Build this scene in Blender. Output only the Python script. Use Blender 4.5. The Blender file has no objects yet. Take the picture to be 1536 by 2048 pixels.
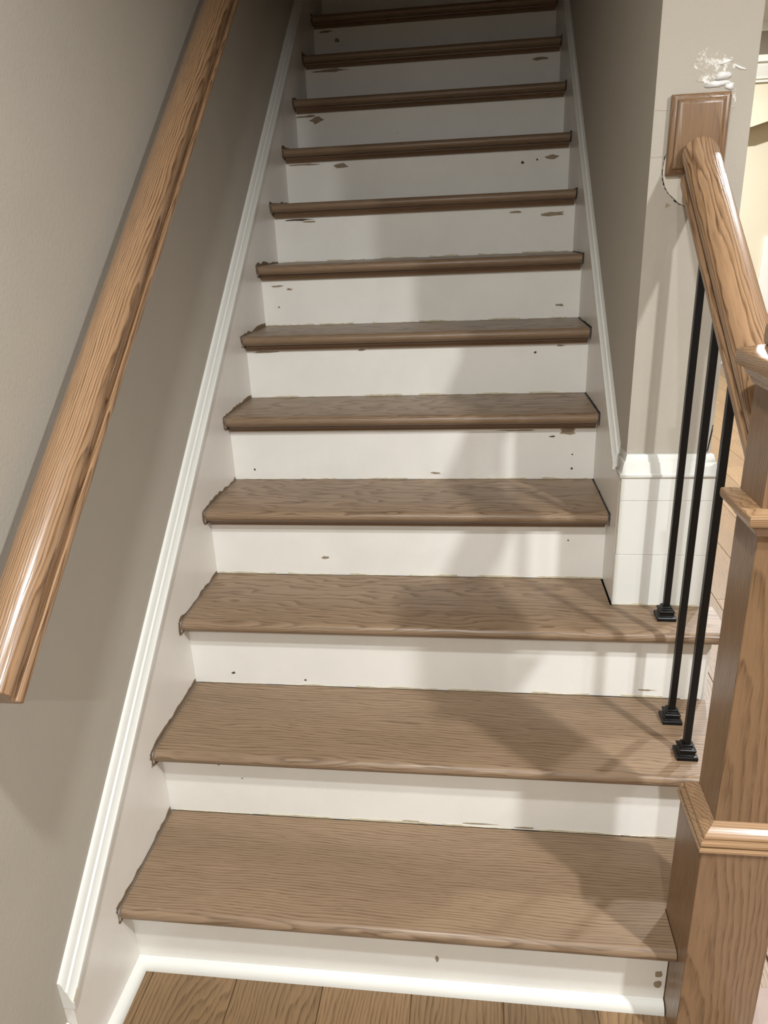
import bpy, bmesh, math, random
from mathutils import Vector, Matrix
random.seed(7)
S = bpy.context.scene
COL = S.collection

# ------------------------------------------------------------------ camera
cd = bpy.data.cameras.new('camera'); cam = bpy.data.objects.new('camera', cd); COL.objects.link(cam)
cam.location = (0.6911060, -1.0180016, 1.3990682)
cam.rotation_euler = (1.20968564, 0.04059651, 0.11871161)
cd.sensor_fit = 'VERTICAL'; cd.sensor_height = 36.0; cd.sensor_width = 27.0
cd.lens = 25.55254; cd.clip_start = 0.02; cd.clip_end = 60
S.camera = cam

# ------------------------------------------------------------------ colour management, world, lights
vs = S.view_settings
S.display_settings.display_device = 'sRGB'
vs.view_transform = 'Standard'; vs.look = 'None'; vs.gamma = 1.0; vs.use_curve_mapping = False
vs.exposure = 0.08
W0 = bpy.data.worlds.new('world'); S.world = W0; W0.use_nodes = True
bg = W0.node_tree.nodes['Background']
bg.inputs[0].default_value = (0.9, 0.85, 0.78, 1); bg.inputs[1].default_value = 0.0

CEIL = 2.55
def downlight(x, y, power, r=0.05, col=(0.97, 1.0, 1.02), z=CEIL-0.012, spread=172):
    l = bpy.data.lights.new('recessed_light', 'AREA'); l.shape = 'DISK'; l.size = 2*r
    l.energy = power; l.color = col; l.spread = math.radians(spread)
    o = bpy.data.objects.new('recessed_light', l); o.location = (x, y, z); COL.objects.link(o)
    return o
downlight(0.51, -0.80, 27)
downlight(2.10, -1.08, 62)
downlight(2.35, 1.65, 44)
downlight(2.75, 3.1, 90)
downlight(2.3, 5.2, 190, z=3.22)
downlight(0.75, -2.7, 52)
downlight(3.4, -2.4, 24)

# ------------------------------------------------------------------ helpers
LOC = {}
def empty(name, loc, label=None, cat=None, group=None):
    o = bpy.data.objects.new(name, None); COL.objects.link(o)
    o.location = loc; LOC[o] = Vector(loc); o.empty_display_size = 0.1
    if label: o['label'] = label
    if cat: o['category'] = cat
    if group: o['group'] = group
    return o
def finish(bm, name, mat, parent=None, smooth=False, bevel=0, kind=None, label=None, cat=None, origin=None):
    org = LOC[parent] if parent is not None else Vector(origin or (0, 0, 0))
    bmesh.ops.translate(bm, verts=bm.verts, vec=-org)
    bmesh.ops.recalc_face_normals(bm, faces=bm.faces)
    me = bpy.data.meshes.new(name); bm.to_mesh(me); bm.free()
    if mat: me.materials.append(mat)
    if smooth is True:
        for p in me.polygons: p.use_smooth = True
    o = bpy.data.objects.new(name, me); COL.objects.link(o)
    if parent is not None: o.parent = parent; LOC[o] = org
    else: o.location = org; LOC[o] = org
    if smooth == 'auto' or bevel:
        for p in me.polygons: p.use_smooth = True
        try: me.set_sharp_from_angle(angle=math.radians(35))
        except Exception: pass
    if bevel:
        m = o.modifiers.new('bevel', 'BEVEL'); m.width = bevel; m.segments = 2; m.limit_method = 'ANGLE'
        m.angle_limit = math.radians(40); m.harden_normals = False
    if kind: o['kind'] = kind
    if label: o['label'] = label
    if cat: o['category'] = cat
    return o
def box(bm, x0, x1, y0, y1, z0, z1):
    v = [bm.verts.new(p) for p in ((x0,y0,z0),(x1,y0,z0),(x1,y1,z0),(x0,y1,z0),(x0,y0,z1),(x1,y0,z1),(x1,y1,z1),(x0,y1,z1))]
    for f in ((0,3,2,1),(4,5,6,7),(0,1,5,4),(1,2,6,5),(2,3,7,6),(3,0,4,7)): bm.faces.new([v[i] for i in f])
def loft(bm, rings, cap=True, close=True):
    R = [[bm.verts.new(p) for p in r] for r in rings]
    n = len(R[0])
    for a, b in zip(R, R[1:]):
        for i in range(n if close else n-1):
            j = (i+1) % n
            bm.faces.new((a[i], a[j], b[j], b[i]))
    if cap:
        bm.faces.new(list(reversed(R[0]))); bm.faces.new(R[-1])
def prism(bm, pts, f0, f1):
    loft(bm, [[f0(*p) for p in pts], [f1(*p) for p in pts]])
def prism_x(bm, pts, x0, x1):   # pts (y,z)
    prism(bm, pts, lambda y, z: (x0, y, z), lambda y, z: (x1, y, z))
def prism_y(bm, pts, y0, y1):   # pts (x,z)
    prism(bm, pts, lambda x, z: (x, y0, z), lambda x, z: (x, y1, z))
def prism_z(bm, pts, z0, z1):   # pts (x,y)
    prism(bm, pts, lambda x, y: (x, y, z0), lambda x, y: (x, y, z1))
def squares(bm, cx, cy, prof):  # stacked square sections, prof = [(half, z)]
    loft(bm, [[(cx-h,cy-h,z),(cx+h,cy-h,z),(cx+h,cy+h,z),(cx-h,cy+h,z)] for h, z in prof])

# ------------------------------------------------------------------ materials
def srgb(r, g, b):
    f = lambda c: c/12.92 if c <= 0.04045 else ((c+0.055)/1.055)**2.4
    return (f(r/255), f(g/255), f(b/255), 1)
def newmat(name):
    m = bpy.data.materials.new(name); m.use_nodes = True
    nt = m.node_tree; N = nt.nodes; L = nt.links
    return m, nt, N, L, N['Principled BSDF']
def nd(N, t, **kw):
    n = N.new(t)
    for k, v in kw.items():
        if k.startswith('i_'):
            key = k[2:]; key = int(key) if key.isdigit() else key
            n.inputs[key].default_value = v
        else: setattr(n, k, v)
    return n
def ramp(N, stops):
    r = N.new('ShaderNodeValToRGB'); e = r.color_ramp.elements
    while len(e) < len(stops): e.new(0.5)
    for el, (p, c) in zip(e, stops): el.position = p; el.color = c
    return r
def paint(name, col, rough=0.5, dirt=0.06, bump=0.02, speck=0.0, spec=0.4):
    m, nt, N, L, B = newmat(name)
    tc = nd(N, 'ShaderNodeTexCoord')
    n1 = nd(N, 'ShaderNodeTexNoise', i_Scale=5.0, i_Detail=6.0, i_Roughness=0.65)
    L.new(tc.outputs['Object'], n1.inputs['Vector'])
    dark = tuple(c*(1-dirt*2.2) for c in col[:3]) + (1,)
    r = ramp(N, [(0.35, dark), (0.68, col)])
    L.new(n1.outputs['Fac'], r.inputs['Fac'])
    out = r.outputs['Color']
    if speck:
        n2 = nd(N, 'ShaderNodeTexNoise', i_Scale=42.0, i_Detail=3.0, i_Roughness=0.6)
        L.new(tc.outputs['Object'], n2.inputs['Vector'])
        r2 = ramp(N, [(0.755, (0,0,0,1)), (0.79, (1,1,1,1))])
        L.new(n2.outputs['Fac'], r2.inputs['Fac'])
        mu = nd(N, 'ShaderNodeMath', operation='MULTIPLY', i_1=speck); L.new(r2.outputs['Color'], mu.inputs[0])
        mx = nd(N, 'ShaderNodeMix', data_type='RGBA'); L.new(mu.outputs[0], mx.inputs['Factor'])
        L.new(out, mx.inputs[6]); mx.inputs[7].default_value = srgb(120, 104, 84)
        out = mx.outputs[2]
    L.new(out, B.inputs['Base Color'])
    B.inputs['Roughness'].default_value = rough
    B.inputs['Specular IOR Level'].default_value = spec
    n3 = nd(N, 'ShaderNodeTexNoise', i_Scale=160.0, i_Detail=2.0)
    L.new(tc.outputs['Object'], n3.inputs['Vector'])
    bp = nd(N, 'ShaderNodeBump', i_Strength=bump*5, i_Distance=0.002)
    L.new(n3.outputs['Fac'], bp.inputs['Height']); L.new(bp.outputs['Normal'], B.inputs['Normal'])
    return m
def wood(name, axis, light, dark, rough=0.38, ring=36.0, strength=0.75, tilt=0.045, coat=0.0, vary=0.10, bump=0.15, fibre=0.55, slope=0.0, spec=0.45, wander=0.06, ctr=(0, 0.05, 0.09)):
    """oak: tilted growth rings stretched along the grain, fibres and pores; axis says which way the grain runs"""
    m, nt, N, L, B = newmat(name)
    tc = nd(N, 'ShaderNodeTexCoord'); oi = nd(N, 'ShaderNodeObjectInfo')
    rot = {'x': (0, 0, 0), 'y': (0, 0, -math.pi/2), 'z': (0, math.pi/2, 0)}[axis]
    if slope: rot = (0, 0, 0)
    m0 = nd(N, 'ShaderNodeMapping')
    m0.inputs['Rotation'].default_value = rot
    L.new(tc.outputs['Object'], m0.inputs['Vector'])
    src = m0.outputs['Vector']
    if slope:                                   # grain runs up a slope in the y-z plane
        m1 = nd(N, 'ShaderNodeMapping'); m1.inputs['Rotation'].default_value = (-slope, 0, 0)
        L.new(tc.outputs['Object'], m1.inputs['Vector'])
        m0.inputs['Rotation'].default_value = (0, 0, -math.pi/2)
        L.new(m1.outputs['Vector'], m0.inputs['Vector'])
    # per-piece offset
    wn = nd(N, 'ShaderNodeTexWhiteNoise', noise_dimensions='1D'); L.new(oi.outputs['Random'], wn.inputs['W'])
    of = nd(N, 'ShaderNodeVectorMath', operation='MULTIPLY'); L.new(wn.outputs['Color'], of.inputs[0]); of.inputs[1].default_value = (9.0, 0.22, 0.06)
    ad = nd(N, 'ShaderNodeVectorMath', operation='ADD'); L.new(src, ad.inputs[0]); L.new(of.outputs[0], ad.inputs[1])
    # slow wander of the grain
    wm = nd(N, 'ShaderNodeMapping'); wm.inputs['Scale'].default_value = (2.2, 7.0, 7.0); L.new(ad.outputs[0], wm.inputs['Vector'])
    wz = nd(N, 'ShaderNodeTexNoise', i_Scale=1.0, i_Detail=3.0, i_Roughness=0.55); L.new(wm.outputs[0], wz.inputs['Vector'])
    ws = nd(N, 'ShaderNodeVectorMath', operation='SUBTRACT'); L.new(wz.outputs['Color'], ws.inputs[0]); ws.inputs[1].default_value = (0.5, 0.5, 0.5)
    wk = nd(N, 'ShaderNodeVectorMath', operation='MULTIPLY'); L.new(ws.outputs[0], wk.inputs[0]); wk.inputs[1].default_value = (0.0, wander, wander)
    a2 = nd(N, 'ShaderNodeVectorMath', operation='ADD'); L.new(ad.outputs[0], a2.inputs[0]); L.new(wk.outputs[0], a2.inputs[1])
    xm = nd(N, 'ShaderNodeMapping'); xm.inputs['Scale'].default_value = (7.0, 55.0, 55.0); L.new(ad.outputs[0], xm.inputs['Vector'])
    xz = nd(N, 'ShaderNodeTexNoise', i_Scale=1.0, i_Detail=2.0); L.new(xm.outputs[0], xz.inputs['Vector'])
    xk = nd(N, 'ShaderNodeVectorMath', operation='MULTIPLY_ADD'); L.new(xz.outputs['Color'], xk.inputs[0]); xk.inputs[1].default_value = (0.0, 0.007, 0.007); xk.inputs[2].default_value = (0.0, -0.0035, -0.0035)
    a3 = nd(N, 'ShaderNodeVectorMath', operation='ADD'); L.new(a2.outputs[0], a3.inputs[0]); L.new(xk.outputs[0], a3.inputs[1])
    a2 = a3
    rm = nd(N, 'ShaderNodeMapping'); rm.inputs['Rotation'].default_value = (0, tilt, tilt*0.6)
    rm.inputs['Location'].default_value = ctr; rm.inputs['Scale'].default_value = (1.0, 1.0, 1.6)
    L.new(a2.outputs[0], rm.inputs['Vector'])
    wv = nd(N, 'ShaderNodeTexWave', wave_type='RINGS', rings_direction='X', wave_profile='SAW', i_Scale=ring, i_Distortion=0.0)
    L.new(rm.outputs[0], wv.inputs['Vector'])
    # fibres and pores
    fm = nd(N, 'ShaderNodeMapping'); fm.inputs['Scale'].default_value = (14.0, 420.0, 420.0); L.new(a2.outputs[0], fm.inputs['Vector'])
    fn = nd(N, 'ShaderNodeTexNoise', i_Scale=1.0, i_Detail=2.0, i_Roughness=0.6); L.new(fm.outputs[0], fn.inputs['Vector'])
    fr = ramp(N, [(0.36, (0,0,0,1)), (0.62, (1,1,1,1))]); L.new(fn.outputs['Fac'], fr.inputs['Fac'])
    # grain factor = ring * strength + fibre
    rr = ramp(N, [(0.0, (0.0,0,0,1)), (0.45, (0.22,0.22,0.22,1)), (0.86, (1,1,1,1)), (1.0, (0.15,0.15,0.15,1))]); L.new(wv.outputs['Fac'], rr.inputs['Fac'])
    g1 = nd(N, 'ShaderNodeMath', operation='MULTIPLY', i_1=strength); L.new(rr.outputs['Color'], g1.inputs[0])
    inv = nd(N, 'ShaderNodeMath', operation='SUBTRACT', i_0=1.0); L.new(fr.outputs['Color'], inv.inputs[1])
    g2 = nd(N, 'ShaderNodeMath', operation='MULTIPLY', i_1=fibre*0.45); L.new(inv.outputs[0], g2.inputs[0])
    g2b = nd(N, 'ShaderNodeMath', operation='MULTIPLY_ADD', i_1=0.9, i_2=0.25); L.new(rr.outputs['Color'], g2b.inputs[0])
    g3 = nd(N, 'ShaderNodeMath', operation='MULTIPLY'); L.new(g2.outputs[0], g3.inputs[0]); L.new(g2b.outputs[0], g3.inputs[1])
    g4 = nd(N, 'ShaderNodeMath', operation='ADD', use_clamp=True); L.new(g1.outputs[0], g4.inputs[0]); L.new(g3.outputs[0], g4.inputs[1])
    mx = nd(N, 'ShaderNodeMix', data_type='RGBA'); L.new(g4.outputs[0], mx.inputs['Factor'])
    mx.inputs[6].default_value = light; mx.inputs[7].default_value = dark
    # broad tone drift and per-piece tone
    bm_ = nd(N, 'ShaderNodeMapping'); bm_.inputs['Scale'].default_value = (1.5, 9.0, 9.0); L.new(ad.outputs[0], bm_.inputs['Vector'])
    bn = nd(N, 'ShaderNodeTexNoise', i_Scale=1.0, i_Detail=3.0); L.new(bm_.outputs[0], bn.inputs['Vector'])
    v1 = nd(N, 'ShaderNodeMapRange'); v1.inputs['From Min'].default_value = 0.25; v1.inputs['From Max'].default_value = 0.75
    v1.inputs['To Min'].default_value = 0.86; v1.inputs['To Max'].default_value = 1.12; L.new(bn.outputs['Fac'], v1.inputs['Value'])
    v2 = nd(N, 'ShaderNodeMapRange'); v2.inputs['To Min'].default_value = 1-vary; v2.inputs['To Max'].default_value = 1+vary; L.new(oi.outputs['Random'], v2.inputs['Value'])
    vv = nd(N, 'ShaderNodeMath', operation='MULTIPLY'); L.new(v1.outputs[0], vv.inputs[0]); L.new(v2.outputs[0], vv.inputs[1])
    hs = nd(N, 'ShaderNodeHueSaturation'); L.new(mx.outputs[2], hs.inputs['Color']); L.new(vv.outputs[0], hs.inputs['Value'])
    L.new(hs.outputs['Color'], B.inputs['Base Color'])
    B.inputs['Specular IOR Level'].default_value = spec
    rg = nd(N, 'ShaderNodeMapRange'); rg.inputs['To Min'].default_value = rough-0.05; rg.inputs['To Max'].default_value = rough+0.10; L.new(g4.outputs[0], rg.inputs['Value'])
    L.new(rg.outputs[0], B.inputs['Roughness'])
    if coat: B.inputs['Coat Weight'].default_value = coat; B.inputs['Coat Roughness'].default_value = 0.16
    bp = nd(N, 'ShaderNodeBump', i_Strength=bump, i_Distance=0.0006); bp.invert = True
    L.new(g4.outputs[0], bp.inputs['Height']); L.new(bp.outputs['Normal'], B.inputs['Normal'])
    return m
def flat(name, col, rough=0.6, metal=0.0, spec=0.4):
    m, nt, N, L, B = newmat(name)
    tc = nd(N, 'ShaderNodeTexCoord'); n1 = nd(N, 'ShaderNodeTexNoise', i_Scale=60.0, i_Detail=4.0)
    L.new(tc.outputs['Object'], n1.inputs['Vector'])
    r = ramp(N, [(0.3, tuple(c*0.72 for c in col[:3])+(1,)), (0.7, col)]); L.new(n1.outputs['Fac'], r.inputs['Fac'])
    L.new(r.outputs['Color'], B.inputs['Base Color'])
    B.inputs['Roughness'].default_value = rough; B.inputs['Metallic'].default_value = metal; B.inputs['Specular IOR Level'].default_value = spec
    return m

SL = math.atan(0.825)
M_wall  = paint('greige_wall_paint', srgb(175, 167, 154), 0.75, 0.02, 0.04, spec=0.25)
M_trim  = paint('white_trim_paint', srgb(221, 220, 212), 0.38, 0.015, 0.01)
M_skirt = paint('skirt_board_paint', srgb(228, 222, 213), 0.30, 0.03, 0.012, speck=0.20)
M_riser = paint('riser_paint', srgb(236, 233, 225), 0.45, 0.03, 0.015, speck=0.3)
M_ceil  = paint('ceiling_paint', srgb(238, 236, 230), 0.9, 0.01, 0.03, spec=0.2)
M_tread = wood('tread_oak', 'x', srgb(143, 120, 96), srgb(91, 70, 51), rough=0.36, ring=50, strength=0.40, tilt=0.022, vary=0.05, fibre=1.0, wander=0.04, spec=0.32)
M_cove  = wood('cove_oak', 'x', srgb(124, 98, 74), srgb(84, 60, 42), rough=0.42, ring=46, strength=0.5, vary=0.05)
M_newel = wood('newel_oak', 'z', srgb(134, 105, 77), srgb(88, 64, 42), rough=0.36, ring=46, strength=0.30, tilt=0.05, vary=0.0, coat=0.08, fibre=1.2, wander=0.035)
M_newel_x = wood('newel_trim_oak', 'x', srgb(160, 128, 95), srgb(98, 70, 46), rough=0.30, ring=60, strength=0.5, vary=0.04, coat=0.25, wander=0.02)
M_rail  = wood('handrail_oak', 'y', srgb(161, 128, 96), srgb(88, 62, 40), rough=0.26, ring=80, strength=0.62, tilt=0.025, vary=0.0, slope=SL, coat=0.35, bump=0.3, wander=0.018, fibre=0.9)
M_plank = wood('floor_plank_oak', 'y', srgb(126, 100, 70), srgb(72, 52, 33), rough=0.42, ring=40, strength=0.32, tilt=0.05, vary=0.20, bump=0.25, fibre=1.1)
M_black = flat('black_iron', srgb(11, 11, 12), 0.34, 0.0, 0.35)
M_stain = flat('raw_scraped_edge', srgb(126, 103, 77), 0.9)
M_caulk = flat('old_caulk', srgb(214, 204, 178), 0.7)
M_scuff = flat('scuff_brown', srgb(158, 142, 118), 0.8)
M_nail  = flat('nail_hole_dark', srgb(82, 70, 58), 0.9)
M_dark  = flat('dark_gap', srgb(30, 24, 18), 0.95)
M_spack = flat('white_spackle', srgb(248, 247, 243), 0.8)
M_raw   = paint('bare_drywall_paper', srgb(210, 202, 188), 0.85, 0.03, 0.03)
M_cream = paint('cream_paint', srgb(206, 197, 174), 0.5, 0.01, 0.01)
M_taupe = paint('taupe_paint', srgb(150, 138, 124), 0.8, 0.02, 0.03)
M_paper = paint('pinkish_floor_paper', srgb(172, 154, 144), 0.9, 0.08, 0.05)

RISE, RUN, NOSE, W = 0.19, 0.23031304, 0.040955, 1.0095
WL, WR0, WR1 = -0.018, 1.0205, 1.196       # left wall face, right wall both faces
YE, YB = 0.575, 0.554                       # wall end face, its base board face
NT = 14
XO = 1.235                                  # open tread ends
# ------------------------------------------------------------------ room shell
def shell(name, boxes, mat, parent=None, **kw):
    bm = bmesh.new()
    for b in boxes: box(bm, *b)
    return finish(bm, name, mat, parent, kind='structure', **kw)
floor = shell('floor', [(-0.3, 6.6, -4.6, 7.4, -0.12, -0.006)], M_plank, label='oak plank floor of the lower level')
PW = 0.1785
def plank_meshes():
    out = {}
    def get(L):
        if L in out: return out[L]
        bm = bmesh.new(); box(bm, 0.0006, PW-0.0006, 0.0006, L-0.0006, -0.0058, 0)
        bmesh.ops.bevel(bm, geom=[e for e in bm.edges if all(v.co.z > -0.001 for v in e.verts)], offset=0.0012, segments=1, affect='EDGES')
        bmesh.ops.recalc_face_normals(bm, faces=bm.faces)
        me = bpy.data.meshes.new('floor_plank'); bm.to_mesh(me); bm.free(); me.materials.append(M_plank)
        out[L] = me; return me
    return get
get = plank_meshes()
def plank(x, y, L):
    o = bpy.data.objects.new('floor_plank', get(round(L, 3))); o.location = (x, y, 0); COL.objects.link(o); o.parent = floor; return o
for i in range(-1, 22):
    x0 = 0.034 + PW*i
    if x0 + PW < -0.02: continue
    ys = -1.9 - random.random()*0.9 if x0 > 1.0 else -0.002 - 1.22 - random.uniform(0.35, 1.15)
    ends = 7.118 if x0 > 1.19 else -0.002
    while ys < ends:
        L = 1.22
        y1 = min(ys+L, ends)
        if x0 >= 0 or True:
            if y1-ys > 0.05: plank(x0, ys, y1-ys)
        ys += L
shell('wall_left', [(WL-0.14, WL, -4.6, 6.0, 0, 5.2)], M_wall)
wr = shell('wall_right', [(WR0, WR1, YE, 6.0, 0, 5.2)], M_wall)
shell('wall_front', [(-0.16, 6.6, -4.74, -4.6, 0, CEIL)], M_wall)
shell('wall_east', [(6.6, 6.74, -4.74, 7.3, 0, 3.35)], M_wall)
shell('wall_hall', [(WR1, 6.6, 7.12, 7.26, 0, 3.25)], M_cream)
YO = 0.62                                   # where the ceiling ends over the stairs
shell('ceiling', [(-0.16, 6.74, -4.74, YO, CEIL, 2.66), (WR1, 6.74, YO, 3.4, CEIL, 2.66), (WR1, 6.74, 3.3, 3.4, 2.66, 3.35), (WR1, 6.74, 3.4, 7.3, 3.25, 3.35)], M_ceil)
# upper landing at the stair head
shell('wall_upper', [(WL, WR0, 5.0, 5.14, 2.66, 5.2)], M_wall)
shell('ceiling_upper', [(WL, WR0, YO-0.14, 5.14, 5.1, 5.2)], M_ceil)
shell('wall_header', [(WL, WR0, YO-0.14, YO, 2.66, 5.1)], M_wall)
shell('floor_upper', [(WL, WR0, RUN*(NT-1)+0.02, 5.0, 2.50, 2.66)], M_tread)
# baseboard of the left wall in front of the stairs, partly in view
bm = bmesh.new()
prism_y(bm, [(WL, 0), (0, 0), (0, 0.100), (-0.003, 0.107), (-0.008, 0.122), (-0.013, 0.130), (WL, 0.133)], -4.6, -0.2176)
finish(bm, 'baseboard_left', M_trim, kind='structure', bevel=0.0008)

# ------------------------------------------------------------------ staircase
st = empty('staircase', (W/2, 1.2, 0), 'straight staircase of stained oak treads and white painted risers rising between two white skirt boards', 'staircase')
def nose_profile(k, yback, t=0.028, r=0.0138):
    z = k*RISE; yf = (k-1)*RUN - NOSE
    pts = [(yback, z), (yf+r*1.15, z)]
    for i in range(1, 9):
        a = math.pi/2 + math.pi*i/9
        pts.append((yf + r*1.15 + r*1.15*math.cos(a), z - t/2 + t/2*math.sin(a)))
    pts += [(yf+r*1.15, z-t), (yback, z-t)]
    return pts
G = 0.0042
for k in range(1, NT):
    bm = bmesh.new()
    yb = k*RUN - 0.0022
    if k == 1:
        prism_x(bm, nose_profile(1, yb), G, 1.0495)
        box(bm, 1.0495, XO, 0.0535, yb, RISE-0.028, RISE)
    elif k == 2:
        prism_x(bm, nose_profile(2, yb), G, XO)
    elif k == 3:
        prism_x(bm, nose_profile(3, yb), G, W-G)
        prism_x(bm, nose_profile(3, YB-0.002), W-G, XO)
    else:
        prism_x(bm, nose_profile(k, yb), G, W-G)
    tr = finish(bm, 'tread', M_tread, st, smooth='auto')
    # cove strip tucked under the nosing
    bm = bmesh.new(); yr = (k-1)*RUN; zt = k*RISE-0.0282
    x1 = 1.0495 if k == 1 else (1.20 if k in (2, 3) else W-G)
    prism_x(bm, [(yr-0.0004, zt), (yr-0.020, zt), (yr-0.0195, zt-0.004), (yr-0.015, zt-0.007), (yr-0.0115, zt-0.012), (yr-0.010, zt-0.0165), (yr-0.0004, zt-0.0165)], G, x1) if k >= 4 else prism_x(bm, [(yr-0.0004, zt), (yr-0.008, zt), (yr-0.007, zt-0.003), (yr-0.0004, zt-0.003)], G, x1)
    finish(bm, 'cove_strip', M_cove, tr, smooth='auto')
def jag_strip(bm, p0, p1, up, nrm, h0, h1, n, off=0.0005):
    """ragged strip from p0 to p1, its height jittering from h0 to h1 along up, lying on a face with normal nrm"""
    p0, p1, up, nrm = Vector(p0), Vector(p1), Vector(up), Vector(nrm)
    lo, hi = [], []
    h = random.uniform(h0, h1)
    for i in range(n+1):
        t = i/n; p = p0.lerp(p1, t)
        h = min(h1, max(h0, h + random.uniform(-1, 1)*(h1-h0)*0.45))
        lo.append(p); hi.append(p + up*h)
    lb = [bm.verts.new(p) for p in lo]; hb = [bm.verts.new(p) for p in hi]
    lf = [bm.verts.new(p + nrm*off) for p in lo]; hf = [bm.verts.new(p + nrm*off) for p in hi]
    for i in range(n):
        bm.faces.new((lf[i], lf[i+1], hf[i+1], hf[i])); bm.faces.new((hb[i], hb[i+1], hf[i+1], hf[i])[::-1])
        bm.faces.new((lb[i], lb[i+1], lf[i+1], lf[i]))
def blob(bm, c, u, v, ru, rv, nrm, n=10, jag=0.35, off=0.0006):
    c, u, v, nrm = Vector(c), Vector(u), Vector(v), Vector(nrm)
    vs_ = []
    for i in range(n):
        a = 2*math.pi*i/n; k = 1 + random.uniform(-jag, jag)
        vs_.append(c + u*(ru*k*math.cos(a)) + v*(rv*k*math.sin(a)))
    top = [bm.verts.new(p + nrm*off) for p in vs_]; bot = [bm.verts.new(p) for p in vs_]
    bm.faces.new(top)
    for i in range(n): bm.faces.new((bot[i], bot[(i+1) % n], top[(i+1) % n], top[i]))
for k in range(1, NT+1):
    yr = (k-1)*RUN; z0 = (k-1)*RISE + (0.0 if k == 1 else 0.0004); z1 = k*RISE - 0.0286
    if k == NT: z1 = 2.66
    x1 = 1.0495 if k == 1 else (1.205 if k in (2, 3) else W)
    bm = bmesh.new(); box(bm, 0.0, x1, yr, yr+0.016, z0, z1)
    rs = finish(bm, 'riser', M_riser, st)
    if k > 1 and k <= 9:
        bm = bmesh.new()
        for a in range(6):
            xa = x1*a/6 + random.uniform(0, 0.03); xb = x1*(a+1)/6 - random.uniform(0, 0.05)
            if k <= 3: xb = min(xb, 1.12)
            if xb > xa: jag_strip(bm, (xa, yr, z0), (xb, yr, z0), (0, 0, 1), (0, -1, 0), 0.0010, 0.0055, 12, 0.0008)
        finish(bm, 'caulk_line', M_caulk, rs)['kind'] = 'stuff'
# scuffs and nail holes on the risers, where the photograph has them: (riser, x, height, ru, rv, dark)
marks = {
 1: [(0.62, .08, .003, .008, 0), (0.985, .145, .003, .002, 1), (1.035, .13, .016, .006, 0), (1.038, .085, .007, .009, 0), (1.036, .06, .007, .009, 0), (1.04, .14, .004, .015, 0)],
 2: [(.13, .135, .0025, .002, 1), (.18, .10, .002, .001, 1), (.72, .155, .006, .002, 0), (.55, .006, .02, .002, 0), (.70, .01, .04, .002, 0), (.8, .006, .02, .0025, 0)],
 3: [(.10, .03, .004, .003, 1), (.28, .016, .003, .002, 1), (.9, .148, .01, .002, 0), (1.08, .02, .02, .002, 0)],
 4: [(.03, .145, .01, .003, 0), (.85, .150, .003, .003, 1), (.92, .105, .0025, .002, 1), (.3, .05, .01, .004, 0)],
 5: [(.58, .018, .014, .003, 0), (.895, .12, .009, .0025, 1), (.935, .1345, .02, .008, 0), (.80, .138, .05, .002, 0), (.95, .03, .003, .003, 1), (.95, .07, .002, .002, 1), (.06, .03, .003, .003, 1)],
 6: [(.35, .139, .012, .003, 0), (.93, .138, .012, .003, 0), (.86, .12, .004, .003, 1), (.06, .139, .04, .003, 0)],
 7: [(.05, .125, .02, .003, 0), (.09, .115, .01, .003, 0), (.95, .04, .012, .004, 0), (.05, .06, .004, .003, 0)],
 8: [(.08, .137, .05, .003, 1), (.12, .130, .02, .003, 0), (.94, .120, .035, .007, 0), (.82, .130, .02, .003, 0)],
 9: [(.20, .128, .035, .007, 0), (.07, .138, .05, .003, 0), (.90, .112, .004, .004, 1), (.85, .105, .005, .005, 1), (.95, .12, .02, .008, 0)],
 10: [(.08, .12, .025, .012, 0), (.04, .135, .04, .004, 0)],
 11: [(.10, .136, .07, .006, 0), (.93, .125, .03, .005, 0)],
 12: [(.10, .10, .012, .008, 0), (.05, .135, .03, .004, 0)],
}
risers = [o for o in st.children if o.name.split('.')[0] == 'riser']
for k, ms in marks.items():
    rs = risers[k-1]; yr = (k-1)*RUN
    for dark, nm, mt in ((0, 'scuff_marks', M_scuff), (1, 'nail_holes', M_nail)):
        bm = bmesh.new(); n = 0
        for x, h, ru, rv, d in ms:
            if d == dark:
                blob(bm, (x, yr, (k-1)*RISE+h), (1, 0, 0), (0, 0, 1), ru, rv, (0, -1, 0)); n += 1
        if n:
            o = finish(bm, nm, mt, rs); o['kind'] = 'stuff'
        else: bm.free()
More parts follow.
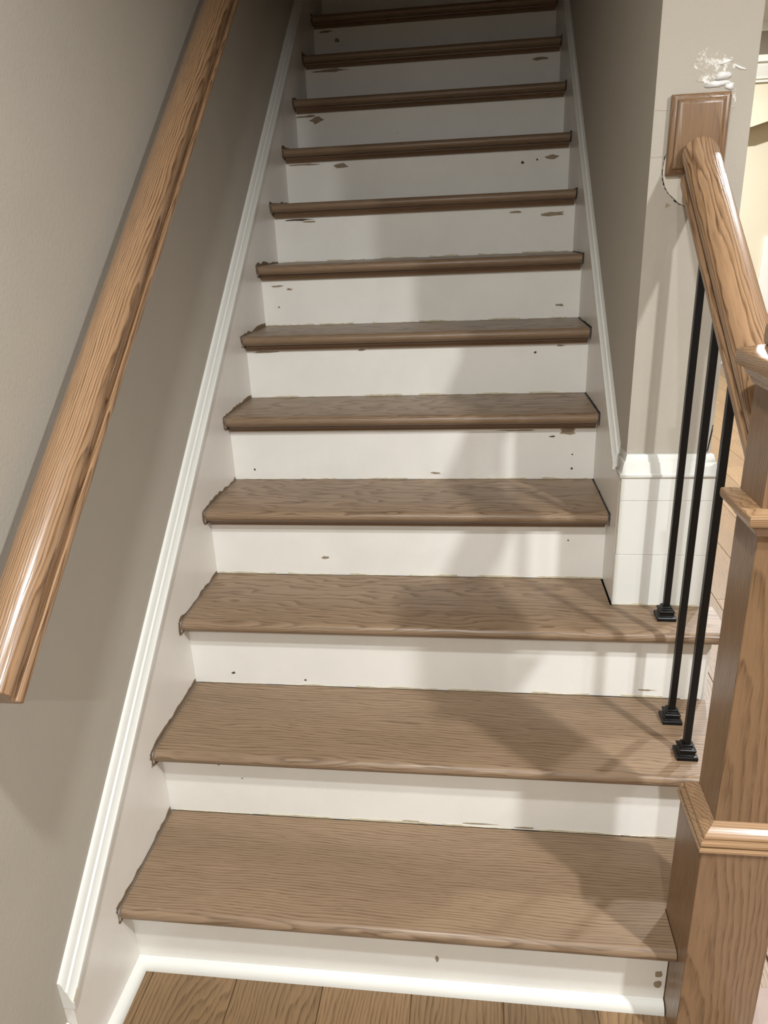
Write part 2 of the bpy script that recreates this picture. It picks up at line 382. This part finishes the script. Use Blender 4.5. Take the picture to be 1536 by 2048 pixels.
# skirt boards
TOPY = 3.2
def skirt(side):
    bm = bmesh.new()
    if side == 'left':
        pts = [(-0.2165, 0.0), (TOPY, 0.0), (TOPY, 0.345+0.825*TOPY), (-0.2165, 0.345+0.825*-0.2165)]
        prism_x(bm, pts, WL, -0.0002)
    else:
        pts = [(YE, 0.5702), (TOPY, 0.5702), (TOPY, 0.345+0.825*TOPY), (0.655, 0.345+0.825*0.655), (YE, 0.880)]
        prism_x(bm, pts, W+0.0002, WR0-0.0004)
    sb = finish(bm, 'skirt_board', M_skirt, st, bevel=0.0006)
    # moulded cap along its sloping top: (distance from board face towards the wall, height above the slope line)
    prof = [(0.018, 0.3452), (-0.004, 0.3452), (-0.005, 0.351), (-0.0045, 0.362), (-0.001, 0.366), (0.003, 0.384), (0.0045, 0.3855), (0.0065, 0.3875), (0.0085, 0.398), (0.013, 0.405), (0.018, 0.406)]
    if side == 'left':
        f = lambda y: (lambda d, h: (-d, y, h+0.825*y)); a = -0.2172
    else:
        d1 = WR0-W-0.0004
        f = lambda y: (lambda d, h: (W+min(d, d1), y, h+0.825*y)); a = 0.642
    bm = bmesh.new(); prism(bm, prof, f(a), f(TOPY))
    finish(bm, 'cap_moulding', M_trim, sb, bevel=0.0006)
    # raw, scraped edges where each tread was cut in
    for k in range(1, NT):
        if side == 'right' and k < 4: continue
        bm = bmesh.new(); z = k*RISE; ya = (k-1)*RUN-NOSE; yb = k*RUN-0.004
        x, n = (0.0, (1, 0, 0)) if side == 'left' else (W, (-1, 0, 0))
        hi = 0.0125 if side == 'left' else 0.004
        jag_strip(bm, (x, ya-0.001, z), (x, yb, z), (0, 0, 1), n, 0.0012 if side == 'right' else 0.0035, hi, 26, 0.0012)
        jag_strip(bm, (x, ya, z-0.03), (x, ya, z+0.003), (0, -1, 0), n, 0.001, hi*0.8, 8, 0.0012)
        if side == 'left': jag_strip(bm, (x, ya, z-0.028), (x, ya+0.035, z-0.034), (0, 0, -1), n, 0.001, 0.007, 9, 0.0012)
        finish(bm, 'raw_edge', M_stain if side == 'left' else M_dark, sb)
    return sb
sL = skirt('left'); sR = skirt('right')
# chipped lower end of the left cap moulding
bm = bmesh.new()
blob(bm, (0.0046, -0.207, 0.345+0.825*-0.207+0.012), (0, 0.77, 0.63), (0, -0.63, 0.77), 0.012, 0.007, (1, 0, 0), 9, 0.4, 0.0005)
finish(bm, 'chipped_end', M_caulk, sL)
# end scraps of the shoe moulding
def quarter(bm, path0, path1, inn, r=0.019, n=6):
    p0, p1, inn = Vector(path0), Vector(path1), Vector(inn)
    def ring(p):
        pts = [p.copy()]
        for i in range(n+1):
            a = math.pi/2*i/n
            pts.append(p + inn*(r*math.sin(a)) + Vector((0, 0, r*1.15*math.cos(a))))
        return [tuple(q) for q in pts]
    loft(bm, [ring(p0), ring(p1)])
bm = bmesh.new(); quarter(bm, (0.0, -0.0004, 0.0003), (1.049, -0.0004, 0.0003), (0, -1, 0))
finish(bm, 'shoe_moulding', M_trim, st, smooth='auto')
bm = bmesh.new(); quarter(bm, (0.0002, -0.60, 0.0003), (0.0002, -0.0006, 0.0003), (1, 0, 0))
finish(bm, 'shoe_moulding', M_trim, st, smooth='auto')
# carcass: open side panel and a dark underside so that nothing shows through
bm = bmesh.new()
pts = [(0.06, 0.0), (YB-0.002, 0.0), (YB-0.002, 3*RISE-0.029), (2*RUN+0.018, 3*RISE-0.029), (2*RUN+0.018, 2*RISE-0.029), (RUN+0.018, 2*RISE-0.029), (RUN+0.018, RISE-0.029), (0.06, RISE-0.029)]
prism_x(bm, pts, 1.206, 1.219)
finish(bm, 'side_panel', M_trim, st)
bm = bmesh.new()
pts = []
for k in range(1, NT):
    pts += [((k-1)*RUN+0.0165, (k-1)*RISE-0.0290 if k > 1 else 0.0005), ((k-1)*RUN+0.0165, k*RISE-0.0290)]
pts += [((NT-1)*RUN+0.0165, (NT-1)*RISE-0.029), ((NT-1)*RUN+0.0165, 0.0005)]
prism_x(bm, pts, 0.0005, W-0.0005)
finish(bm, 'carcass', M_dark, st)

# ------------------------------------------------------------------ foot of the right wall: boxed base with cap
bs = empty('baseboard_right', ((W+1.212)/2, YB, 3*RISE)); bs['kind'] = 'structure'
XB = 1.2095
def base_board(z0, z1, dx=0.0):
    bm = bmesh.new(); box(bm, W+0.0004+dx, XB, YB+abs(dx), YE+0.10, z0, z1)
    o = finish(bm, 'base_board', M_trim, bs, bevel=0.0007); o['kind'] = 'structure'
bm_z = [3*RISE+0.001, 0.6985, 0.8300, 0.8845]
bm = bmesh.new(); box(bm, W+0.0002, XB, YB, YE-0.0004, bm_z[0], bm_z[1]-0.0008); o = finish(bm, 'base_board', M_trim, bs, bevel=0.0006); o['kind'] = 'structure'
bm = bmesh.new(); box(bm, W+0.0008, XB, YB+0.0006, YE-0.0004, bm_z[1], bm_z[2]-0.0006); o = finish(bm, 'base_board', M_trim, bs, bevel=0.0006); o['kind'] = 'structure'
bm = bmesh.new(); box(bm, W+0.0004, XB, YB, YE-0.0004, bm_z[2], bm_z[3]); o = finish(bm, 'base_board', M_trim, bs, bevel=0.0006); o['kind'] = 'structure'
# cap wraps the corner: front run plus a short return on the stair side
cp = [(0.0, 0.8845), (-0.0035, 0.8845), (-0.0045, 0.8905), (-0.0005, 0.8935), (0.004, 0.9165), (0.0065, 0.9172), (0.0075, 0.922), (0.012, 0.9325), (0.0195, 0.9335)]
bm = bmesh.new()
r0 = [(W+o_, 0.600+max(0,(h-0.8845))*0.9, h) for o_, h in cp]       # stair side, far end (cut along the slope)
r0 = [(min(x, WR0-0.0006), y, h) for x, y, h in r0]
r1 = [(min(W+o_, WR0-0.0006) if o_ > 0.011 else W+o_, YB+o_, h) for o_, h in cp]
r2 = [(XB-o_*0.7, YB+o_, h) for o_, h in cp]
r3 = [(XB-o_*0.7, YE+0.1, h) for o_, h in cp]
loft(bm, [r0, r1, r2], cap=False, close=False)
v = [bm.verts.new(p) for p in ((WR0-0.0006, r0[-1][1], 0.9335), (WR0-0.0006, YE-0.0005, 0.9335), (XB-0.0137, YE-0.0005, 0.9335))]
bmesh.ops.remove_doubles(bm, verts=bm.verts, dist=1e-6)
o = finish(bm, 'base_cap', M_trim, bs, smooth='auto'); o['kind'] = 'structure'
sol = o.modifiers.new('solid', 'SOLIDIFY'); sol.thickness = 0.0015; sol.offset = -1
# chipped paint and caulk along the joint with the skirt and along the foot
bm = bmesh.new()
jag_strip(bm, (W+0.001, YB, 3*RISE), (XB, YB, 3*RISE), (0, 0, 1), (0, -1, 0), 0.001, 0.006, 30, 0.0008)
finish(bm, 'caulk_line', M_caulk, bs)['kind'] = 'structure'
bm = bmesh.new()
jag_strip(bm, (W, YB+0.0006, 0.72), (W, YB+0.0006, 0.875), (0, 1, 0), (-1, 0, 0), 0.002, 0.010, 16, 0.0008)
jag_strip(bm, (W, YB+0.0006, 0.571), (W, YB+0.0006, 0.70), (0, 1, 0), (-1, 0, 0), 0.0005, 0.003, 12, 0.0008)
finish(bm, 'chipped_edge', M_caulk, bs)['kind'] = 'structure'

# ------------------------------------------------------------------ marks on the wall end (drywall patch, spackle, pencil lines)
N_ = (0, -1, 0)
out = [(1.060, 1.532), (1.050, 1.528), (1.0462, 1.511), (1.0454, 1.494), (1.048, 1.480), (1.0525, 1.4675), (1.060, 1.456), (1.0682, 1.449), (1.080, 1.438), (1.0931, 1.4326), (1.104, 1.430), (1.118, 1.430), (1.135, 1.436), (1.150, 1.45), (1.156, 1.47), (1.156, 1.532)]
bm = bmesh.new()
prism(bm, out, lambda x, z: (x, YE-0.0001, z), lambda x, z: (x, YE-0.0016, z))
finish(bm, 'drywall_patch', M_raw, wr, bevel=0.0006)['kind'] = 'structure'
bm = bmesh.new()
oo = out[1:12]
for (a, b) in zip(oo, oo[1:]):
    for s in range(3):
        t0, t1 = s/3, (s+1)/3
        p0 = Vector((a[0]+(b[0]-a[0])*t0, YE, a[1]+(b[1]-a[1])*t0)); p1 = Vector((a[0]+(b[0]-a[0])*t1, YE, a[1]+(b[1]-a[1])*t1))
        d = (p1-p0).normalized(); nn = Vector((d.z, 0, -d.x)); 
        if nn.dot(p0-Vector((1.1, YE, 1.5))) < 0: nn = -nn
        w0 = random.choice((0.0003, 0.0006, 0.0016, 0.0024))
        jag_strip(bm, p0, p1, nn, N_, w0*0.5, w0+0.0003, 3, 0.0009)
finish(bm, 'ragged_cut', M_dark, wr)['kind'] = 'structure'
bm = bmesh.new()
blob(bm, (1.1385, YE, 1.6505), (1, 0, .1), (0, 0, 1), 0.0145, 0.0065, N_, 16, 0.18, 0.0025)
blob(bm, (1.128, YE, 1.6385), (1, 0, .05), (0, 0, 1), 0.022, 0.0042, N_, 18, 0.3, 0.0016)
blob(bm, (1.150, YE, 1.634), (1, 0, 0), (0, 0, 1), 0.007, 0.007, N_, 12, 0.3, 0.0014)
blob(bm, (1.1385, YE, 1.672), (1, 0, .3), (0, 0, 1), 0.012, 0.0022, N_, 12, 0.4, 0.0012)
blob(bm, (1.165, YE, 1.663), (1, 0, -.4), (0, 0, 1), 0.010, 0.0022, N_, 12, 0.4, 0.0012)
finish(bm, 'spackle', M_spack, wr, smooth=True)['kind'] = 'structure'
def smear():
    m, nt, N, L, B = newmat('thin_spackle_smear')
    tc = nd(N, 'ShaderNodeTexCoord'); n1 = nd(N, 'ShaderNodeTexNoise', i_Scale=95.0, i_Detail=6.0, i_Roughness=0.7)
    L.new(tc.outputs['Object'], n1.inputs['Vector'])
    r = ramp(N, [(0.50, srgb(175, 167, 154)), (0.66, srgb(238, 236, 230))]); L.new(n1.outputs['Fac'], r.inputs['Fac'])
    L.new(r.outputs['Color'], B.inputs['Base Color']); B.inputs['Roughness'].default_value = 0.75
    B.inputs['Specular IOR Level'].default_value = 0.25
    return m
bm = bmesh.new()
blob(bm, (1.122, YE, 1.672), (1, 0, -.25), (0, 0, 1), 0.038, 0.020, N_, 26, 0.22, 0.0004)
blob(bm, (1.1155, YE, 1.652), (1, 0, .2), (0, 0, 1), 0.020, 0.010, N_, 20, 0.25, 0.0006)
blob(bm, (1.161, YE, 1.612), (1, 0, 0), (0, 0, 1), 0.004, 0.016, N_, 14, 0.3, 0.0004)
finish(bm, 'spackle_smear', smear(), wr)['kind'] = 'structure'
bm = bmesh.new()
for a, b in (((1.0215, 1.6008), (1.0457, 1.5991)), ((1.0215, 1.521), (1.0475, 1.5211))):
    jag_strip(bm, (a[0], YE, a[1]), (b[0], YE, b[1]), (0, 0, 1), N_, 0.0003, 0.0011, 10, 0.0003)
blob(bm, (1.0593, YE, 1.435), (1, 0, 0), (0, 0, 1), 0.006, 0.006, N_, 3, 0.1, 0.0003)
finish(bm, 'pencil_mark', M_scuff, wr)['kind'] = 'structure'
bm = bmesh.new()
jag_strip(bm, (1.188, YE, 0.936), (1.194, YE, 0.995), (1, 0, 0), N_, 0.0004, 0.0028, 14, 0.0004)
finish(bm, 'wall_crack', M_dark, wr)['kind'] = 'structure'

# ------------------------------------------------------------------ newel post
NX, NY = 1.1145, -0.0125
nw = empty('newel_post', (NX, NY, 0), 'square stained oak box newel post at the open foot of the stairs', 'newel post')
hl, hu = 0.0637, 0.0436
bm = bmesh.new(); squares(bm, NX, NY, [(hl, 0.0), (hl, 0.470)])
finish(bm, 'base_box', M_newel, nw, bevel=0.0012)
bm = bmesh.new()
squares(bm, NX, NY, [(hl-0.004, 0.4640), (hl+0.0030, 0.4640), (hl+0.0058, 0.4670), (hl+0.0058, 0.4705), (hl+0.0035, 0.4735), (hl-0.0015, 0.4740), (hl-0.0015, 0.4757), (hl+0.0028, 0.4762), (hl+0.0045, 0.4790), (hl+0.0040, 0.4825), (hl+0.0015, 0.4860), (hl-0.0045, 0.4866), (hl-0.0045, 0.4882),
                     (hl-0.0010, 0.4888), (hl-0.0020, 0.4925), (hl-0.0065, 0.4968), (hl-0.0130, 0.5015), (hu+0.0008, 0.5090), (hu-0.004, 0.5095)])
finish(bm, 'base_moulding', M_newel_x, nw)
bm = bmesh.new(); squares(bm, NX, NY, [(hu, 0.500), (hu, 1.208)])
finish(bm, 'shaft', M_newel, nw, bevel=0.0010)
bm = bmesh.new()
squares(bm, NX, NY, [(hu-0.002, 1.000), (hu+0.0020, 1.000), (hu+0.0060, 1.006), (hu+0.0090, 1.013), (hu+0.0150, 1.0185), (hu+0.0195, 1.0200), (hu+0.0205, 1.0240), (hu+0.0205, 1.0325), (hu+0.0190, 1.0340), (hu+0.0010, 1.0395), (hu-0.002, 1.0395)])
finish(bm, 'collar', M_newel_x, nw, bevel=0.0006)
bm = bmesh.new()
squares(bm, NX, NY, [(hu-0.002, 1.192), (hu+0.0025, 1.192), (hu+0.0050, 1.196), (hu+0.0060, 1.2005), (hu+0.0110, 1.2050), (hu+0.0125, 1.2105), (hu+0.0150, 1.2130), (hu+0.0215, 1.2155), (hu+0.0225, 1.2180), (hu+0.0225, 1.2350), (hu+0.0210, 1.2368), (hu-0.001, 1.2440)])
finish(bm, 'cap', M_newel_x, nw, bevel=0.0006)
bm = bmesh.new(); box(bm, NX-0.0430, NX+0.0430, NY-0.0430, NY+0.0430, 1.2425, 1.2760)
o = finish(bm, 'cap_block', M_newel_x, nw, bevel=0.009); o.modifiers['bevel'].segments = 4

# ------------------------------------------------------------------ handrails
def rail_profile():
    half = [(0.0285, 0.0000), (0.0312, 0.0012), (0.0320, 0.0040), (0.0320, 0.0110), (0.0308, 0.0130), (0.0270, 0.0140), (0.0238, 0.0150), (0.0232, 0.0185), (0.0244, 0.0240), (0.0272, 0.0290), (0.0306, 0.0325), (0.0330, 0.0360), (0.0340, 0.0405), (0.0332, 0.0455),
            (0.0305, 0.0515), (0.0262, 0.0565), (0.0200, 0.0608), (0.0120, 0.0640), (0.0040, 0.0653)]
    return half + [(-u, v_) for u, v_ in reversed(half)]
RP = rail_profile()
CS = math.cos(SL)
# left, fixed to the wall, square-cut foot
lr = empty('handrail', (0.045, -0.245, 0.80), 'long oak handrail fixed along the left wall with a square cut lower end', 'handrail')
slope_l = 0.832; SLl = math.atan(slope_l)
dirl = Vector((0, math.cos(SLl), math.sin(SLl))); nl = Vector((0, -math.sin(SLl), math.cos(SLl)))
bm = bmesh.new()
B0 = Vector((0.045, -0.2445, 0.8195)); B1 = B0 + dirl*4.05
def rl(p, s=1.0): return [tuple(p + Vector((u*s, 0, 0)) + nl*(0.033+(v_-0.033)*s)) for u, v_ in RP]
loft(bm, [rl(B0, 0.95), rl(B0+dirl*0.0015), rl(B1)])
finish(bm, 'rail', M_rail, lr, smooth='auto')
for s in (2.55, 3.75):                     # wall brackets, up beyond the frame
    p = B0 + dirl*s
    bm = bmesh.new(); box(bm, 0.037, 0.053, p.y-0.010, p.y+0.010, p.z-0.048, p.z-0.0005); box(bm, WL, 0.053, p.y-0.009, p.y+0.009, p.z-0.062, p.z-0.047)
    finish(bm, 'bracket', M_black, lr, bevel=0.002)
# right, from newel to the wall rosette, plumb cuts
rr_ = empty('handrail', (1.112, 0.30, 1.25), 'short oak handrail from the newel post up to a rosette on the wall end', 'handrail')
def rrp(y):
    z = 1.2530 + 0.815*(y-0.28)
    xc = 1.1135 - 0.010*max(0, (y-0.05))/0.5
    c = math.cos(math.atan(0.815))
    return [(xc+u, y, z+v_/c) for u, v_ in RP]
bm = bmesh.new(); loft(bm, [rrp(0.0315), rrp(0.5400)])
finish(bm, 'rail', M_rail, rr_, smooth='auto')
bm = bmesh.new()
def rect(i, y): return [(1.0490+i, y, 1.4883+i), (1.1535-i, y, 1.4883+i), (1.1535-i, y, 1.6243-i), (1.0490+i, y, 1.6243-i)]
loft(bm, [rect(0, YE-0.0018), rect(0, 0.5650), rect(0.003, 0.5618), rect(0.009, 0.5600), rect(0.0105, 0.5565), rect(0.017, 0.5530), rect(0.019, 0.5528)])
o = finish(bm, 'rosette', M_newel, rr_, bevel=0.0006, label='stepped square oak rosette behind the upper end of the rail')

# ------------------------------------------------------------------ balusters
bl_label = ['black iron baluster nearest the newel post, on the second oak tread',
            'black iron baluster at the back of the second oak tread, middle of three',
            'black iron baluster on the third oak tread, nearest the wall end']
def baluster(x, y, z, label):
    t = empty('baluster', (x, y, z), label, 'baluster', 'black iron balusters under the short handrail')
    ztop = 1.2530 + 0.815*(y-0.28)
    h = 0.0068
    bm = bmesh.new(); loft(bm, [[(x-h,y-h,z+0.001),(x+h,y-h,z+0.001),(x+h,y+h,z+0.001),(x-h,y+h,z+0.001)],
                                [(x-h,y-h,ztop-h*0.815-0.0003),(x+h,y-h,ztop-h*0.815-0.0003),(x+h,y+h,ztop+h*0.815-0.0003),(x-h,y+h,ztop+h*0.815-0.0003)]])
    finish(bm, 'bar', M_black, t, bevel=0.0012)
    bm = bmesh.new()
    squares(bm, x, y, [(0.0205, z+0.0003), (0.0205, z+0.0075), (0.0190, z+0.0095), (0.0158, z+0.0105), (0.0150, z+0.0125), (0.0150, z+0.0180), (0.0166, z+0.0190), (0.0166, z+0.0225), (0.0150, z+0.0240), (0.0115, z+0.0255), (0.0098, z+0.0315), (0.0072, z+0.0320)])
    finish(bm, 'shoe', M_black, t, bevel=0.0007)
baluster(1.1200, 0.2630, 2*RISE, bl_label[0])
baluster(1.1185, 0.3800, 2*RISE, bl_label[1])
baluster(1.1165, 0.4965, 3*RISE, bl_label[2])

# ------------------------------------------------------------------ far room seen past the wall end
YF = 7.1195
bm = bmesh.new(); prism_x(bm, [(YF, 3.249), (YF-0.16, 3.249), (YF-0.15, 3.22), (YF-0.10, 3.18), (YF-0.05, 3.11), (YF-0.02, 3.09), (YF-0.02, 3.02), (YF, 3.02)], WR1+0.01, 6.59)
finish(bm, 'trim_1', M_trim, kind='structure', smooth='auto')
bm = bmesh.new(); box(bm, 3.02, 6.59, YF-0.012, YF, 2.70, 3.019)
finish(bm, 'trim_2', M_taupe, kind='structure')
hd = empty('wall_hood', (3.95, 7.05, 2.2), 'cream wall hood with white cornice and curved lower edge in the far room', 'hood')
bm = bmesh.new()
YH = YF-0.013
prism_x(bm, [(YH, 2.575), (YH-0.24, 2.575), (YH-0.245, 2.595), (YH-0.265, 2.60), (YH-0.27, 2.625), (YH-0.32, 2.68), (YH-0.325, 2.715), (YH-0.36, 2.72), (YH-0.36, 2.77), (YH, 2.77)], 3.06, 4.90)
finish(bm, 'cornice', M_trim, hd, smooth='auto')
bm = bmesh.new(); box(bm, 3.10, 4.86, YH-0.21, YH, 2.392, 2.5745)
finish(bm, 'frieze', M_cream, hd, bevel=0.003)
bm = bmesh.new()
pts = [(3.10, 2.391), (4.86, 2.391)]
for i in range(0, 17):
    t = i/16; x = 4.86 + (3.10-4.86)*t
    pts.append((x, 2.215 + 0.135*min(1, max(0, math.sin(math.pi*t)*1.25-0.22))))
prism_y(bm, pts, YH-0.225, YH)
finish(bm, 'apron', M_cream, hd, smooth='auto')
bm = bmesh.new(); box(bm, 3.53, 3.66, YF-0.03, YF, 0, 1.25)
finish(bm, 'trim_3', M_trim, kind='structure', bevel=0.004)
bm = bmesh.new(); box(bm, WR1+0.001, 3.52, YF-0.018, YF, 0, 0.13)
finish(bm, 'baseboard_hall', M_trim, kind='structure', bevel=0.004)
# foot of the stair side beside the newel, a strip of white trim and the paper on the floor there
bm = bmesh.new(); box(bm, 1.1795, 1.235, 0.056, 0.0695, 0.0002, RISE-0.0295)
finish(bm, 'side_trim', M_trim, st, bevel=0.001)
bm = bmesh.new(); box(bm, 1.1790, 1.1885, -0.30, 0.055, 0.0003, 0.011)
finish(bm, 'trim_4', M_trim, kind='structure', bevel=0.002)
bm = bmesh.new(); box(bm, 1.190, 1.90, -0.62, 0.054, 0.0002, 0.0012)
finish(bm, 'floor_paper', M_paper, label='pinkish grey paper sheet lying on the floor beside the newel post', cat='paper')
